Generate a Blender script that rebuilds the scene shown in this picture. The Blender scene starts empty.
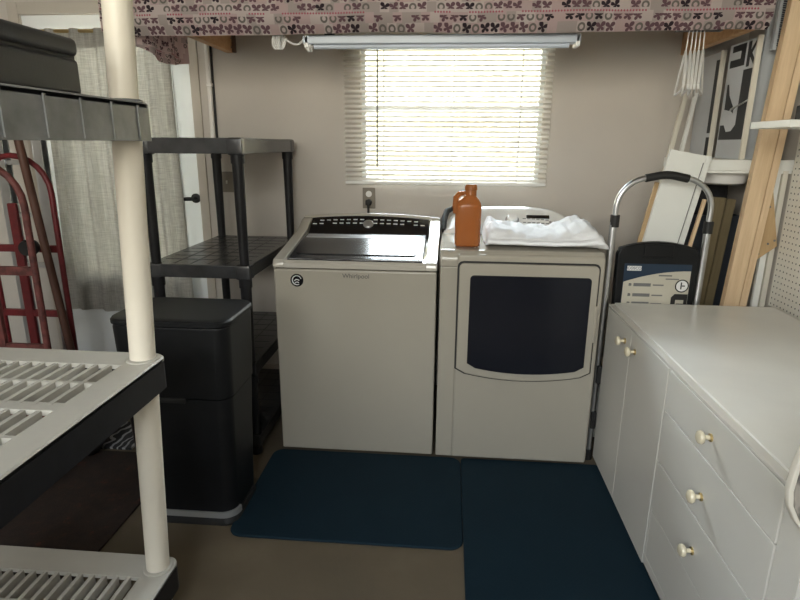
import bpy, bmesh, math, random
from mathutils import Vector, Matrix, noise
random.seed(7)
SC = bpy.context.scene
COL = SC.collection
R = math.radians

# ------------------------------------------------------------------ camera
def camera():
    cd = bpy.data.cameras.new('camera'); co = bpy.data.objects.new('camera', cd); COL.objects.link(co)
    cd.sensor_width = 36; cd.sensor_fit = 'HORIZONTAL'; cd.lens = 570.0/800*36; cd.clip_start = .02
    p, y, r = R(15.309), R(4.721), R(.444)
    f = Vector((-math.sin(y)*math.cos(p), math.cos(y)*math.cos(p), -math.sin(p)))
    rt = Vector((math.cos(y), math.sin(y), 0)); up = rt.cross(f)
    r2 = math.cos(r)*rt + math.sin(r)*up; u2 = -math.sin(r)*rt + math.cos(r)*up
    m = Matrix((r2, u2, -f)).transposed().to_4x4(); m.translation = (0, 0, 1.40)
    co.matrix_world = m
    SC.camera = co
camera()

# ------------------------------------------------------------------ world, lights, exposure
SKY_DIM, SKY_GLOW = 15.2, 52.0      # the sun stands behind haze on the window side
def world():
    w = bpy.data.worlds.new('sky'); SC.world = w; w.use_nodes = True
    nt = w.node_tree; nt.nodes.clear()
    out = nt.nodes.new('ShaderNodeOutputWorld'); bg = nt.nodes.new('ShaderNodeBackground')
    geo = nt.nodes.new('ShaderNodeTexCoord'); sep = nt.nodes.new('ShaderNodeSeparateXYZ')
    rmp = nt.nodes.new('ShaderNodeValToRGB')
    rmp.color_ramp.elements[0].position = 0.0; rmp.color_ramp.elements[0].color = (1.0, .93, .76, 1)
    rmp.color_ramp.elements[1].position = .6; rmp.color_ramp.elements[1].color = (.80, .90, 1.0, 1)
    nt.links.new(geo.outputs['Generated'], sep.inputs[0]); nt.links.new(sep.outputs['Z'], rmp.inputs[0])
    glow = nt.nodes.new('ShaderNodeMapRange'); glow.interpolation_type = 'SMOOTHSTEP'
    for i, v in zip((1, 2, 3, 4), (-.35, .9, SKY_DIM, SKY_GLOW)): glow.inputs[i].default_value = v
    nt.links.new(sep.outputs['Y'], glow.inputs[0])
    nt.links.new(rmp.outputs[0], bg.inputs[0]); nt.links.new(glow.outputs[0], bg.inputs[1])
    nt.links.new(bg.outputs[0], out.inputs[0])
world()

def area(name, loc, rot, sx, sy, power, color=(1, 1, 1), portal=False):
    d = bpy.data.lights.new(name, 'AREA'); d.shape = 'RECTANGLE'; d.size = sx; d.size_y = sy; d.energy = power; d.color = color
    d.cycles.is_portal = portal
    o = bpy.data.objects.new(name, d); COL.objects.link(o); o.location = loc; o.rotation_euler = rot
    return o
# portals: they emit nothing, they only tell the renderer where daylight enters
area('portal_window', (0, 3.40, 1.57), (R(-90), 0, 0), .95, .8, 1, portal=True)
area('portal_door', (-1.88, 3.40, 1.3), (R(-90), 0, 0), .75, 1.5, 1, portal=True)
area('portal_front', (-.9, -1.36, 1.95), (R(90), 0, 0), 2.2, 1.1, 1, portal=True)

SC.view_settings.view_transform = 'Standard'; SC.view_settings.look = 'None'
SC.view_settings.gamma = 1.0; SC.view_settings.use_curve_mapping = False
SC.view_settings.exposure = 0.0

# ------------------------------------------------------------------ node helpers / materials
class NT:
    def __init__(s, name):
        s.m = bpy.data.materials.new(name); s.m.use_nodes = True; s.t = s.m.node_tree
        s.p = s.t.nodes['Principled BSDF']; s.out = s.t.nodes['Material Output']
    def n(s, typ, **kw):
        nd = s.t.nodes.new(typ)
        for k, v in kw.items(): setattr(nd, k, v)
        return nd
    def l(s, a, b): s.t.links.new(a, b)
    def val(s, sock, v):
        if hasattr(v, 'is_output'): s.l(v, sock)
        else: sock.default_value = v
    def math(s, op, a, b=0.0, c=0.0):
        nd = s.n('ShaderNodeMath', operation=op)
        s.val(nd.inputs[0], a); s.val(nd.inputs[1], b); s.val(nd.inputs[2], c)
        return nd.outputs[0]
    def coord(s): return s.n('ShaderNodeTexCoord').outputs['Object']
    def noise(s, scale, detail=3, vec=None, rough=.5):
        nd = s.n('ShaderNodeTexNoise'); nd.inputs['Scale'].default_value = scale
        nd.inputs['Detail'].default_value = detail; nd.inputs['Roughness'].default_value = rough
        s.l(vec if vec is not None else s.coord(), nd.inputs['Vector']); return nd.outputs['Fac']
    def mapv(s, scale=(1, 1, 1), rot=(0, 0, 0)):
        nd = s.n('ShaderNodeMapping'); nd.inputs['Scale'].default_value = scale; nd.inputs['Rotation'].default_value = rot
        s.l(s.coord(), nd.inputs['Vector']); return nd.outputs[0]
    def ramp(s, fac, stops):
        nd = s.n('ShaderNodeValToRGB'); cr = nd.color_ramp
        while len(cr.elements) < len(stops): cr.elements.new(.5)
        for e, (p, c) in zip(cr.elements, stops):
            e.position = p; e.color = (*c, 1)
        s.l(fac, nd.inputs[0]); return nd.outputs[0]
    def mix(s, f, a, b):
        nd = s.n('ShaderNodeMix', data_type='RGBA'); s.val(nd.inputs[0], f)
        for i, v in ((6, a), (7, b)):
            if isinstance(v, tuple): nd.inputs[i].default_value = (*v[:3], 1)
            else: s.l(v, nd.inputs[i])
        return nd.outputs[2]
    def bump(s, h, strength=.2, dist=.01):
        nd = s.n('ShaderNodeBump'); nd.inputs['Strength'].default_value = strength; nd.inputs['Distance'].default_value = dist
        s.l(h, nd.inputs['Height']); s.l(nd.outputs[0], s.p.inputs['Normal'])

MATS = {}
def plain(name, col, rough=.5, metal=0.0, var=.08, scale=6, bump=0.0, bscale=80, spec=.5, coat=0.0):
    t = NT(name)
    lo = tuple(c*(1-var) for c in col); hi = tuple(min(1, c*(1+var)) for c in col)
    t.l(t.ramp(t.noise(scale, 4), [(.3, lo), (.7, hi)]), t.p.inputs['Base Color'])
    t.p.inputs['Roughness'].default_value = rough; t.p.inputs['Metallic'].default_value = metal
    t.p.inputs['Specular IOR Level'].default_value = spec
    if coat: t.p.inputs['Coat Weight'].default_value = coat
    if bump: t.bump(t.noise(bscale, 4), bump, .004)
    MATS[name] = t.m; return t.m

plain('wall_paint', (.59, .548, .50), .75, var=.03, scale=3, bump=.15, bscale=120, spec=.25)
plain('ceiling_paint', (.38, .36, .33), .8, var=.05)
plain('trim_paint', (.50, .45, .39), .6, var=.04)
plain('door_white', (.80, .82, .83), .35, var=.03)
plain('appliance_enamel', (.40, .37, .31), .16, var=.01, spec=.5)
plain('enamel_window_lit', (.50, .47, .41), .12, var=.01, coat=.6)  # body enamel made lighter, window light on the washer deck painted in
plain('appliance_panel', (.84, .84, .83), .22, var=.01)
plain('gloss_black', (.012, .012, .014), .08, var=.1)
plain('lid_black', (.03, .03, .033), .22, var=.1)
plain('lid_glass', (.014, .014, .016), .20, var=.1)
plain('lid_silver', (.42, .42, .43), .32, metal=.7, var=.05)
plain('black_plastic', (.006, .0065, .0075), .45, spec=.3, var=.2, scale=14, bump=.1, bscale=200)
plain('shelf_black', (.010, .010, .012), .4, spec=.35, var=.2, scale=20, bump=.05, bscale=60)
plain('deck_black', (.034, .035, .038), .26, spec=.8, var=.3, scale=14)
plain('rubber_black', (.014, .014, .014), .6, var=.2)
plain('pedal_steel', (.40, .40, .40), .35, metal=.5, var=.04)
plain('chrome', (.72, .72, .72), .12, metal=1.0, var=.03)
plain('aluminium', (.55, .56, .57), .32, metal=1.0, var=.06, scale=12)
plain('cabinet_white', (.66, .635, .58), .38, var=.02, scale=3)
plain('counter_white', (.75, .735, .69), .34, var=.04, scale=5, bump=.03, bscale=30)
plain('knob_pearl', (.76, .68, .50), .18, var=.05, coat=.3)
plain('brass', (.65, .50, .25), .3, metal=1.0)
plain('shelf_cream', (.47, .445, .39), .5, var=.04, scale=10, bump=.05, bscale=90)
plain('post_cream', (.78, .715, .60), .45, var=.03, scale=5)
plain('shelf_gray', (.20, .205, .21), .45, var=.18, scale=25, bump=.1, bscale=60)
plain('case_black', (.020, .021, .023), .45, var=.2, scale=18, bump=.12, bscale=300)
plain('red_paint', (.14, .012, .015), .4, var=.3, scale=20)
plain('rust_paint', (.13, .035, .03), .6, var=.5, scale=30, bump=.2, bscale=90)
plain('blind_white', (.80, .79, .76), .45, var=.02)
plain('white_plastic', (.80, .79, .77), .4, var=.02)
plain('tube_white', (.52, .57, .64), .35, var=.02)
plain('panel_cream', (.72, .69, .60), .5, var=.04)
plain('panel_white', (.80, .81, .78), .4, var=.02)
plain('sign_white', (.56, .58, .61), .6, var=.04)
plain('sign_black', (.018, .022, .028), .5, var=.15)
plain('plate_bronze', (.22, .19, .15), .5, var=.05)
plain('pipe_white', (.75, .72, .68), .4, var=.03)
plain('label_navy', (.012, .03, .06), .3, var=.1)
plain('label_beige', (.52, .49, .41), .4, var=.04)
plain('logo_gray', (.10, .095, .09), .4)
plain('ink_gray', (.16, .16, .16), .5)
plain('ink_white', (.75, .75, .75), .5)
plain('cover_trim', (.66, .62, .54), .7, var=.05)
plain('outdoor_ground', (.40, .40, .36), .9, var=.2, scale=2)
plain('added_wall_tan', (.40, .33, .19), .8, var=.08, scale=2)
plain('foam_gray', (.50, .53, .56), .7, var=.05)
plain('bag_black', (.02, .02, .024), .7, var=.3, scale=20, bump=.5, bscale=40)
plain('brush_dark', (.05, .06, .08), .7)

def wood(name, a, b, rough=.6, scale=(40, 40, 3)):
    t = NT(name)
    w = t.noise(1.0, 6, t.mapv(scale), .6)
    t.l(t.ramp(w, [(.3, a), (.7, b)]), t.p.inputs['Base Color']); t.p.inputs['Roughness'].default_value = rough
    t.bump(w, .1, .003); MATS[name] = t.m
wood('pine', (.46, .25, .11), (.60, .37, .19), scale=(3, 40, 40))
wood('pine_upright', (.60, .42, .25), (.80, .61, .40))
wood('plywood', (.45, .30, .15), (.56, .40, .22), scale=(30, 30, 4))
wood('tan_board', (.16, .125, .065), (.24, .19, .105))
wood('brown_pole', (.07, .028, .018), (.12, .05, .03))
wood('dark_rail', (.10, .065, .045), (.17, .11, .08), scale=(3, 40, 40))

def concrete():
    t = NT('concrete')
    a = t.noise(2.2, 6); b = t.noise(45, 5, rough=.7)
    c = t.ramp(a, [(.3, (.105, .085, .058)), (.55, (.135, .105, .068)), (.75, (.18, .145, .098))])
    c2 = t.mix(t.math('MULTIPLY', t.math('GREATER_THAN', b, .66), .35), c, (.10, .09, .075))
    t.l(c2, t.p.inputs['Base Color']); t.p.inputs['Roughness'].default_value = .75; t.bump(b, .2, .004)
    MATS['concrete'] = t.m
concrete()

def mat_foam():
    t = NT('mat_teal')
    w = t.n('ShaderNodeTexChecker'); w.inputs['Scale'].default_value = 90; t.l(t.coord(), w.inputs['Vector'])
    t.l(t.mix(t.noise(5, 4), (.003, .015, .025), (.005, .021, .034)), t.p.inputs['Base Color'])
    t.p.inputs['Roughness'].default_value = .75; t.p.inputs['Specular IOR Level'].default_value = .25
    t.bump(w.outputs['Fac'], .25, .002); MATS['mat_teal'] = t.m
mat_foam()

def rug_brown():
    t = NT('rug_brown')
    n1 = t.noise(18, 5, rough=.7); n2 = t.noise(5, 3)
    c = t.ramp(n1, [(.35, (.018, .011, .008)), (.6, (.035, .018, .012)), (.72, (.11, .025, .014))])
    t.l(t.mix(t.math('MULTIPLY', n2, .5), c, (.02, .013, .01)), t.p.inputs['Base Color'])
    t.p.inputs['Roughness'].default_value = .9; t.bump(t.noise(250, 2), .5, .004); MATS['rug_brown'] = t.m
rug_brown()

def rug_zebra():
    t = NT('rug_zebra')
    w = t.n('ShaderNodeTexWave'); w.inputs['Scale'].default_value = 9; w.inputs['Distortion'].default_value = 9
    t.l(t.coord(), w.inputs['Vector'])
    t.l(t.ramp(w.outputs['Fac'], [(.72, (.02, .02, .022)), (.8, (.35, .35, .36))]), t.p.inputs['Base Color'])
    t.p.inputs['Roughness'].default_value = .9; MATS['rug_zebra'] = t.m
rug_zebra()

def iron_cover():
    t = NT('cover_print')
    v = t.n('ShaderNodeTexVoronoi'); v.inputs['Scale'].default_value = 28; t.l(t.coord(), v.inputs['Vector'])
    t.l(t.ramp(v.outputs['Distance'], [(.35, (.13, .12, .11)), (.5, (.33, .30, .26))]), t.p.inputs['Base Color'])
    t.p.inputs['Roughness'].default_value = .85; MATS['cover_print'] = t.m
iron_cover()

def curtain_cloth():
    t = NT('curtain_linen')
    mx = t.noise(1.0, 3, t.mapv((330, 330, 9))); mz = t.noise(1.0, 3, t.mapv((14, 14, 330)))
    f = t.math('MULTIPLY_ADD', mx, .5, t.math('MULTIPLY', mz, .5))
    col = t.ramp(f, [(.38, (.38, .365, .335)), (.62, (.60, .585, .54))])
    t.l(col, t.p.inputs['Base Color']); t.p.inputs['Roughness'].default_value = .9; t.p.inputs['Specular IOR Level'].default_value = .1
    tr = t.n('ShaderNodeBsdfTranslucent'); t.l(col, tr.inputs[0])
    mixs = t.n('ShaderNodeMixShader'); mixs.inputs[0].default_value = .36
    t.l(t.p.outputs[0], mixs.inputs[1]); t.l(tr.outputs[0], mixs.inputs[2]); t.l(mixs.outputs[0], t.out.inputs[0])
    t.bump(f, .3, .003); MATS['curtain_linen'] = t.m
curtain_cloth()

def blind_mat():
    t = NT('blind_slat')
    t.p.inputs['Base Color'].default_value = (.82, .80, .76, 1); t.p.inputs['Roughness'].default_value = .45
    tr = t.n('ShaderNodeBsdfTranslucent'); tr.inputs[0].default_value = (.85, .80, .70, 1)
    c = t.mix(t.noise(8, 2), (.80, .78, .74), (.84, .82, .79)); t.l(c, t.p.inputs['Base Color'])
    mixs = t.n('ShaderNodeMixShader'); mixs.inputs[0].default_value = .10
    t.l(t.p.outputs[0], mixs.inputs[1]); t.l(tr.outputs[0], mixs.inputs[2]); t.l(mixs.outputs[0], t.out.inputs[0])
    MATS['blind_slat'] = t.m
blind_mat()

def towel_mat():
    t = NT('towel_white')
    t.l(t.mix(t.noise(12, 3), (.82, .83, .86), (.90, .91, .93)), t.p.inputs['Base Color'])
    t.p.inputs['Roughness'].default_value = .95; t.p.inputs['Specular IOR Level'].default_value = .1
    t.bump(t.noise(320, 3), .5, .003); MATS['towel_white'] = t.m
towel_mat()

def jug_mat():
    t = NT('jug_amber')
    col = t.mix(t.noise(5, 2), (.40, .145, .042), (.46, .18, .058))
    t.l(col, t.p.inputs['Base Color']); t.p.inputs['Roughness'].default_value = .22
    tr = t.n('ShaderNodeBsdfTranslucent'); tr.inputs[0].default_value = (.62, .26, .08, 1)
    mixs = t.n('ShaderNodeMixShader'); mixs.inputs[0].default_value = .35
    t.l(t.p.outputs[0], mixs.inputs[1]); t.l(tr.outputs[0], mixs.inputs[2]); t.l(mixs.outputs[0], t.out.inputs[0])
    MATS['jug_amber'] = t.m
jug_mat()

def glass_mat(name, tint=(1, 1, 1), gloss=.12):
    t = NT(name); t.t.nodes.remove(t.p)
    tr = t.n('ShaderNodeBsdfTransparent'); tr.inputs[0].default_value = (*tint, 1)
    gl = t.n('ShaderNodeBsdfGlossy'); gl.inputs['Roughness'].default_value = .03
    fr = t.n('ShaderNodeFresnel'); fr.inputs[0].default_value = 1.45
    mixs = t.n('ShaderNodeMixShader'); t.l(fr.outputs[0], mixs.inputs[0])
    t.l(tr.outputs[0], mixs.inputs[1]); t.l(gl.outputs[0], mixs.inputs[2]); t.l(mixs.outputs[0], t.out.inputs[0])
    MATS[name] = t.m
glass_mat('pane_glass', (.95, .97, .97))

def dryer_glass():
    t = NT('dryer_glass')
    t.l(t.mix(t.noise(3, 2), (.010, .011, .016), (.014, .015, .021)), t.p.inputs['Base Color'])
    t.p.inputs['Roughness'].default_value = .16; t.p.inputs['Specular IOR Level'].default_value = .3
    MATS['dryer_glass'] = t.m
dryer_glass()

def peg_mat():
    t = NT('pegboard_white')
    sep = t.n('ShaderNodeSeparateXYZ'); t.l(t.coord(), sep.inputs[0])
    P = .0254
    fy = t.math('SUBTRACT', t.math('FRACT', t.math('DIVIDE', sep.outputs['Y'], P)), .5)
    fz = t.math('SUBTRACT', t.math('FRACT', t.math('DIVIDE', sep.outputs['Z'], P)), .5)
    d = t.math('SQRT', t.math('ADD', t.math('MULTIPLY', fy, fy), t.math('MULTIPLY', fz, fz)))
    hole = t.math('LESS_THAN', d, .14)
    t.l(t.mix(hole, (.86, .83, .75), (.04, .036, .03)), t.p.inputs['Base Color']); t.p.inputs['Roughness'].default_value = .45
    MATS['pegboard_white'] = t.m
peg_mat()

def butterfly_cloth(name, swap, S=.036, ga=(.50, .42, .405), gb=(.58, .50, .475), keep=.42):
    # printed cotton: butterflies, rings and dotted pink bands on a mauve ground
    t = NT(name)
    sep = t.n('ShaderNodeSeparateXYZ'); t.l(t.coord(), sep.inputs[0])
    u0 = sep.outputs['Y' if swap else 'X']; v0 = sep.outputs['Z']
    u = t.math('DIVIDE', u0, S); v = t.math('DIVIDE', v0, S)
    row = t.math('FLOOR', v)
    u = t.math('ADD', u, t.math('MULTIPLY', row, .37))
    cu = t.math('FLOOR', u)
    cell = t.n('ShaderNodeCombineXYZ'); t.l(cu, cell.inputs[0]); t.l(row, cell.inputs[1])
    wn = t.n('ShaderNodeTexWhiteNoise', noise_dimensions='3D'); t.l(cell.outputs[0], wn.inputs['Vector'])
    rnd = wn.outputs['Value']; sp = t.n('ShaderNodeSeparateColor'); t.l(wn.outputs['Color'], sp.inputs[0])
    pu = t.math('SUBTRACT', t.math('FRACT', u), .5); pv = t.math('SUBTRACT', t.math('FRACT', v), .5)
    rad = t.math('SQRT', t.math('ADD', t.math('MULTIPLY', pu, pu), t.math('MULTIPLY', pv, pv)))
    ang = t.math('ADD', t.math('ARCTAN2', pv, t.math('MULTIPLY', pu, .8)), t.math('MULTIPLY_ADD', sp.outputs[1], .9, -.45))
    lobes = t.math('MULTIPLY', t.math('MULTIPLY', t.math('POWER', t.math('ABSOLUTE', t.math('SINE', t.math('MULTIPLY', ang, 2.0))), .6), .60), t.math('ADD', .88, t.math('MULTIPLY', t.math('SIGN', t.math('SINE', ang)), .12)))
    fly = t.math('LESS_THAN', rad, lobes)
    ring = t.math('LESS_THAN', t.math('ABSOLUTE', t.math('SUBTRACT', rad, .30)), .10)
    # small dots band
    dv = t.math('FRACT', t.math('DIVIDE', v0, S*4.0)); band = t.math('LESS_THAN', t.math('ABSOLUTE', t.math('SUBTRACT', dv, .5)), .075)
    du = t.math('SUBTRACT', t.math('FRACT', t.math('DIVIDE', u0, .011)), .5); dd = t.math('SUBTRACT', dv, .5)
    dd = t.math('MULTIPLY', dd, S*4.0/.011)
    dot = t.math('LESS_THAN', t.math('ADD', t.math('MULTIPLY', du, du), t.math('MULTIPLY', dd, dd)), .11)
    seg = t.n('ShaderNodeTexWhiteNoise', noise_dimensions='1D'); t.l(t.math('FLOOR', t.math('DIVIDE', u0, .066)), seg.inputs['W'])
    dot = t.math('MULTIPLY', dot, t.math('GREATER_THAN', seg.outputs['Value'], .35))
    ground = t.mix(t.noise(9, 3), ga, gb)
    ground = t.mix(t.math('MULTIPLY', t.math('GREATER_THAN', sp.outputs[2], .70), .40), ground, (.42, .24, .25))
    ground = t.mix(t.math('MULTIPLY', t.math('LESS_THAN', sp.outputs[2], .28), .5), ground, (.27, .23, .21))
    c = t.mix(t.math('MULTIPLY', ring, t.math('LESS_THAN', rnd, .26)), ground, (.17, .15, .14))
    dark = t.mix(t.math('GREATER_THAN', sp.outputs[0], .55), (.04, .028, .035), (.15, .085, .10))
    c = t.mix(t.math('MULTIPLY', fly, t.math('GREATER_THAN', rnd, keep)), c, dark)
    c = t.mix(band, c, t.mix(dot, ground, (.40, .12, .16)))
    t.l(c, t.p.inputs['Base Color']); t.p.inputs['Roughness'].default_value = .9; t.p.inputs['Specular IOR Level'].default_value = .1
    tr = t.n('ShaderNodeBsdfTranslucent'); t.l(c, tr.inputs[0])
    mixs = t.n('ShaderNodeMixShader'); mixs.inputs[0].default_value = .3
    t.l(t.p.outputs[0], mixs.inputs[1]); t.l(tr.outputs[0], mixs.inputs[2]); t.l(mixs.outputs[0], t.out.inputs[0])
    MATS[name] = t.m
butterfly_cloth('butterfly_cotton', False)
butterfly_cloth('butterfly_cotton_backlit', True, .024, (.66, .52, .515), (.76, .62, .61), .66)  # finer print; ground paled to pink to paint in daylight from behind
M = MATS

# ------------------------------------------------------------------ mesh builder
class MB:
    def __init__(s): s.b = bmesh.new()
    def _add(s, b, mat=None):
        if mat is not None: bmesh.ops.transform(b, matrix=mat, verts=b.verts)
        me = bpy.data.meshes.new('tmp'); b.to_mesh(me); b.free(); s.b.from_mesh(me); bpy.data.meshes.remove(me); return s
    def box(s, x0, x1, y0, y1, z0, z1, bev=0, seg=2, mat=None):
        b = bmesh.new(); bmesh.ops.create_cube(b, size=1)
        for v in b.verts: v.co = Vector(((x0+x1)/2+v.co.x*(x1-x0), (y0+y1)/2+v.co.y*(y1-y0), (z0+z1)/2+v.co.z*(z1-z0)))
        if bev: bmesh.ops.bevel(b, geom=b.edges[:], offset=bev, segments=seg, affect='EDGES', profile=.5)
        return s._add(b, mat)
    def prism(s, pts, axis, a, c, bev=0, seg=2, mat=None):
        # polygon extruded along an axis from a to c; pts are the two other coordinates in order
        b = bmesh.new(); P = []
        for k in (a, c):
            ring = []
            for (p, q) in pts:
                ring.append(b.verts.new({'x': (k, p, q), 'y': (p, k, q), 'z': (p, q, k)}[axis]))
            P.append(ring)
        n = len(pts)
        b.faces.new(P[0]); b.faces.new(P[1][::-1])
        for i in range(n): b.faces.new((P[0][(i+1) % n], P[0][i], P[1][i], P[1][(i+1) % n]))
        bmesh.ops.recalc_face_normals(b, faces=b.faces)
        if bev:
            caps = [e for e in b.edges if any(len(f.verts) == n for f in e.link_faces)]
            bmesh.ops.bevel(b, geom=caps, offset=bev, segments=seg, affect='EDGES', profile=.5)
        return s._add(b, mat)
    def loft(s, rings, closed=True, caps=True, mat=None):
        b = bmesh.new(); V = [[b.verts.new(p) for p in r] for r in rings]
        n = len(V[0])
        for i in range(len(V)-1):
            for j in range(n if closed else n-1):
                k = (j+1) % n
                b.faces.new((V[i][j], V[i][k], V[i+1][k], V[i+1][j]))
        if caps and closed: b.faces.new(V[0][::-1]); b.faces.new(V[-1])
        bmesh.ops.recalc_face_normals(b, faces=b.faces)
        return s._add(b, mat)
    def tube(s, pts, r, n=12, caps=True, closed=False, mat=None):
        pts = [Vector(p) for p in pts]; rings = []; N = len(pts)
        up = None
        for i, p in enumerate(pts):
            if closed: t = (pts[(i+1) % N]-pts[i-1]).normalized()
            else: t = (pts[min(i+1, N-1)]-pts[max(i-1, 0)]).normalized()
            if up is None:
                up = t.orthogonal().normalized()
            else:
                up = (up - t*up.dot(t)).normalized()
            w = t.cross(up); rr = r[i] if isinstance(r, (list, tuple)) else r
            rings.append([p+(up*math.cos(a)+w*math.sin(a))*rr for a in [2*math.pi*k/n for k in range(n)]])
        if closed: rings.append(rings[0]); caps = False
        return s.loft(rings, True, caps, mat)
    def lathe(s, prof, c=(0, 0, 0), axis='z', n=24, mat=None):
        rings = []
        for (r, h) in prof:
            ring = []
            for k in range(n):
                a = 2*math.pi*k/n; p, q = math.cos(a)*r, math.sin(a)*r
                v = {'z': (p, q, h), 'y': (p, h, q), 'x': (h, p, q)}[axis]
                ring.append((v[0]+c[0], v[1]+c[1], v[2]+c[2]))
            rings.append(ring)
        return s.loft(rings, True, True, mat)
    def grid(s, f, nu, nv, thick=0):
        b = bmesh.new(); V = [[b.verts.new(f(i/nu, j/nv)) for j in range(nv+1)] for i in range(nu+1)]
        for i in range(nu):
            for j in range(nv): b.faces.new((V[i][j], V[i+1][j], V[i+1][j+1], V[i][j+1]))
        bmesh.ops.recalc_face_normals(b, faces=b.faces)
        if thick: bmesh.ops.solidify(b, geom=b.faces[:], thickness=thick)
        return s._add(b)
    def build(s, name, mat, parent=None, angle=35, world=True):
        me = bpy.data.meshes.new(name)
        if parent is not None and world:
            off = Vector(parent.get('_o', (0, 0, 0)))
            for v in s.b.verts: v.co -= off
        s.b.to_mesh(me); s.b.free()
        for p in me.polygons: p.use_smooth = True
        me.set_sharp_from_angle(angle=R(angle))
        o = bpy.data.objects.new(name, me); COL.objects.link(o)
        me.materials.append(M[mat] if isinstance(mat, str) else mat)
        wn = o.modifiers.new('weighted_normals', 'WEIGHTED_NORMAL'); wn.keep_sharp = True; wn.weight = 100
        if parent is not None:
            o.parent = parent; o['_o'] = parent.get('_o', (0, 0, 0))
        return o

def thing(name, label, cat, loc=(0, 0, 0), group=None, rot=(0, 0, 0)):
    o = bpy.data.objects.new(name, None); COL.objects.link(o); o.empty_display_size = .1
    o.location = loc; o.rotation_euler = rot; o['_o'] = tuple(loc); o['label'] = label; o['category'] = cat
    if group: o['group'] = group
    return o
def tag(o, label, cat, group=None, kind=None):
    o['label'] = label; o['category'] = cat
    if group: o['group'] = group
    if kind: o['kind'] = kind
    return o
def struct(o): o['kind'] = 'structure'; return o
def center(o):
    # put a single-mesh thing's origin at its base
    me = o.data; xs = [v.co for v in me.vertices]
    c = Vector(((min(v.x for v in xs)+max(v.x for v in xs))/2, (min(v.y for v in xs)+max(v.y for v in xs))/2, min(v.z for v in xs)))
    for v in me.vertices: v.co -= c
    o.location = c; return o
def copy_tree(o, parent=None):
    c = o.copy(); COL.objects.link(c)
    if parent: c.parent = parent
    for ch in list(o.children): copy_tree(ch, c)
    return c
def text_mesh(body, size, depth=.0006):
    cu = bpy.data.curves.new('lettering', 'FONT'); cu.body = body; cu.size = size; cu.extrude = depth; cu.align_x = 'CENTER'; cu.align_y = 'CENTER'
    o = bpy.data.objects.new('lettering', cu); COL.objects.link(o)
    bpy.context.view_layer.update()
    me = bpy.data.meshes.new_from_object(o.evaluated_get(bpy.context.evaluated_depsgraph_get()))
    bpy.data.objects.remove(o); bpy.data.curves.remove(cu); return me
def lettering(body, size, loc, mat, parent, rot=(R(90), 0, 0), name='lettering'):
    me = text_mesh(body, size)
    m = Matrix.Translation(Vector(loc)-Vector(parent['_o'])) @ (Matrix.Rotation(rot[2], 4, 'Z') @ Matrix.Rotation(rot[1], 4, 'Y') @ Matrix.Rotation(rot[0], 4, 'X'))
    me.transform(m); me.materials.clear(); me.materials.append(M[mat])
    o = bpy.data.objects.new(name, me); COL.objects.link(o); o.parent = parent; o['_o'] = parent['_o']
    return o
def roundrect(x0, x1, z0, z1, r, n=6):
    pts = []
    for cx, cz, a0 in ((x1-r, z1-r, 0), (x0+r, z1-r, 90), (x0+r, z0+r, 180), (x1-r, z0+r, 270)):
        for k in range(n+1):
            a = R(a0+90*k/n); pts.append((cx+r*math.cos(a), cz+r*math.sin(a)))
    return pts
def arc(c, r, a0, a1, n, plane='xz', k=0):
    out = []
    for i in range(n+1):
        a = R(a0+(a1-a0)*i/n); p, q = c[0]+r*math.cos(a), c[1]+r*math.sin(a)
        out.append({'xz': (p, k, q), 'yz': (k, p, q), 'xy': (p, q, k)}[plane])
    return out

YW = 3.20     # room face of the back wall
XR = 1.46     # room face of the right wall
XL = -2.75
# ------------------------------------------------------------------ structure
WX0, WX1, WZ0, WZ1 = -.485, .485, 1.185, 2.02      # window opening
DX0, DX1, DZ1 = -2.345, -1.415, 2.06                # door opening
struct(MB().box(XL-.15, XR+.15, -1.2, YW+.15, -.1, 0).build('floor', 'concrete'))
w = MB()
w.box(XL-.15, DX0, YW, YW+.15, 0, 2.6).box(DX0, DX1, YW, YW+.15, DZ1, 2.6).box(DX0, DX1, YW, YW+.15, 0, .04)
w.box(DX1, WX0, YW, YW+.15, 0, 2.6).box(WX0, WX1, YW, YW+.15, 0, WZ0).box(WX0, WX1, YW, YW+.15, WZ1, 2.6).box(WX1, XR+.15, YW, YW+.15, 0, 2.6)
struct(w.build('wall_back', 'wall_paint'))
struct(MB().box(XR, XR+.15, -1.2, YW, 0, 2.6).build('wall_right', 'wall_paint'))
struct(MB().box(XL-.15, XL, -1.2, YW, 0, 2.6).build('wall_left', 'wall_paint'))
struct(MB().box(XL-.15, XR+.15, -1.2, YW+.15, 2.6, 2.7).build('ceiling', 'ceiling_paint'))
fw = MB().box(XL-.15, XR+.15, -1.35, -1.2, 0, 1.4).box(XL-.15, XR+.15, -1.35, -1.2, 2.5, 2.6).box(XL-.15, -2.0, -1.35, -1.2, 1.4, 2.5).box(.2, XR+.15, -1.35, -1.2, 1.4, 2.5)
struct(fw.build('wall_front', 'wall_paint'))          # unseen wall behind the viewer; its opening is added for fill daylight
struct(MB().box(-2.6, 9, 7.0, 7.3, -.12, 3.3).build('wall_added_outdoor', 'added_wall_tan'))  # unseen wall added to dim the sky seen between the blind slats
struct(MB().box(-30, 30, -30, 30, -.3, -.12).build('ground', 'outdoor_ground'))
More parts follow.
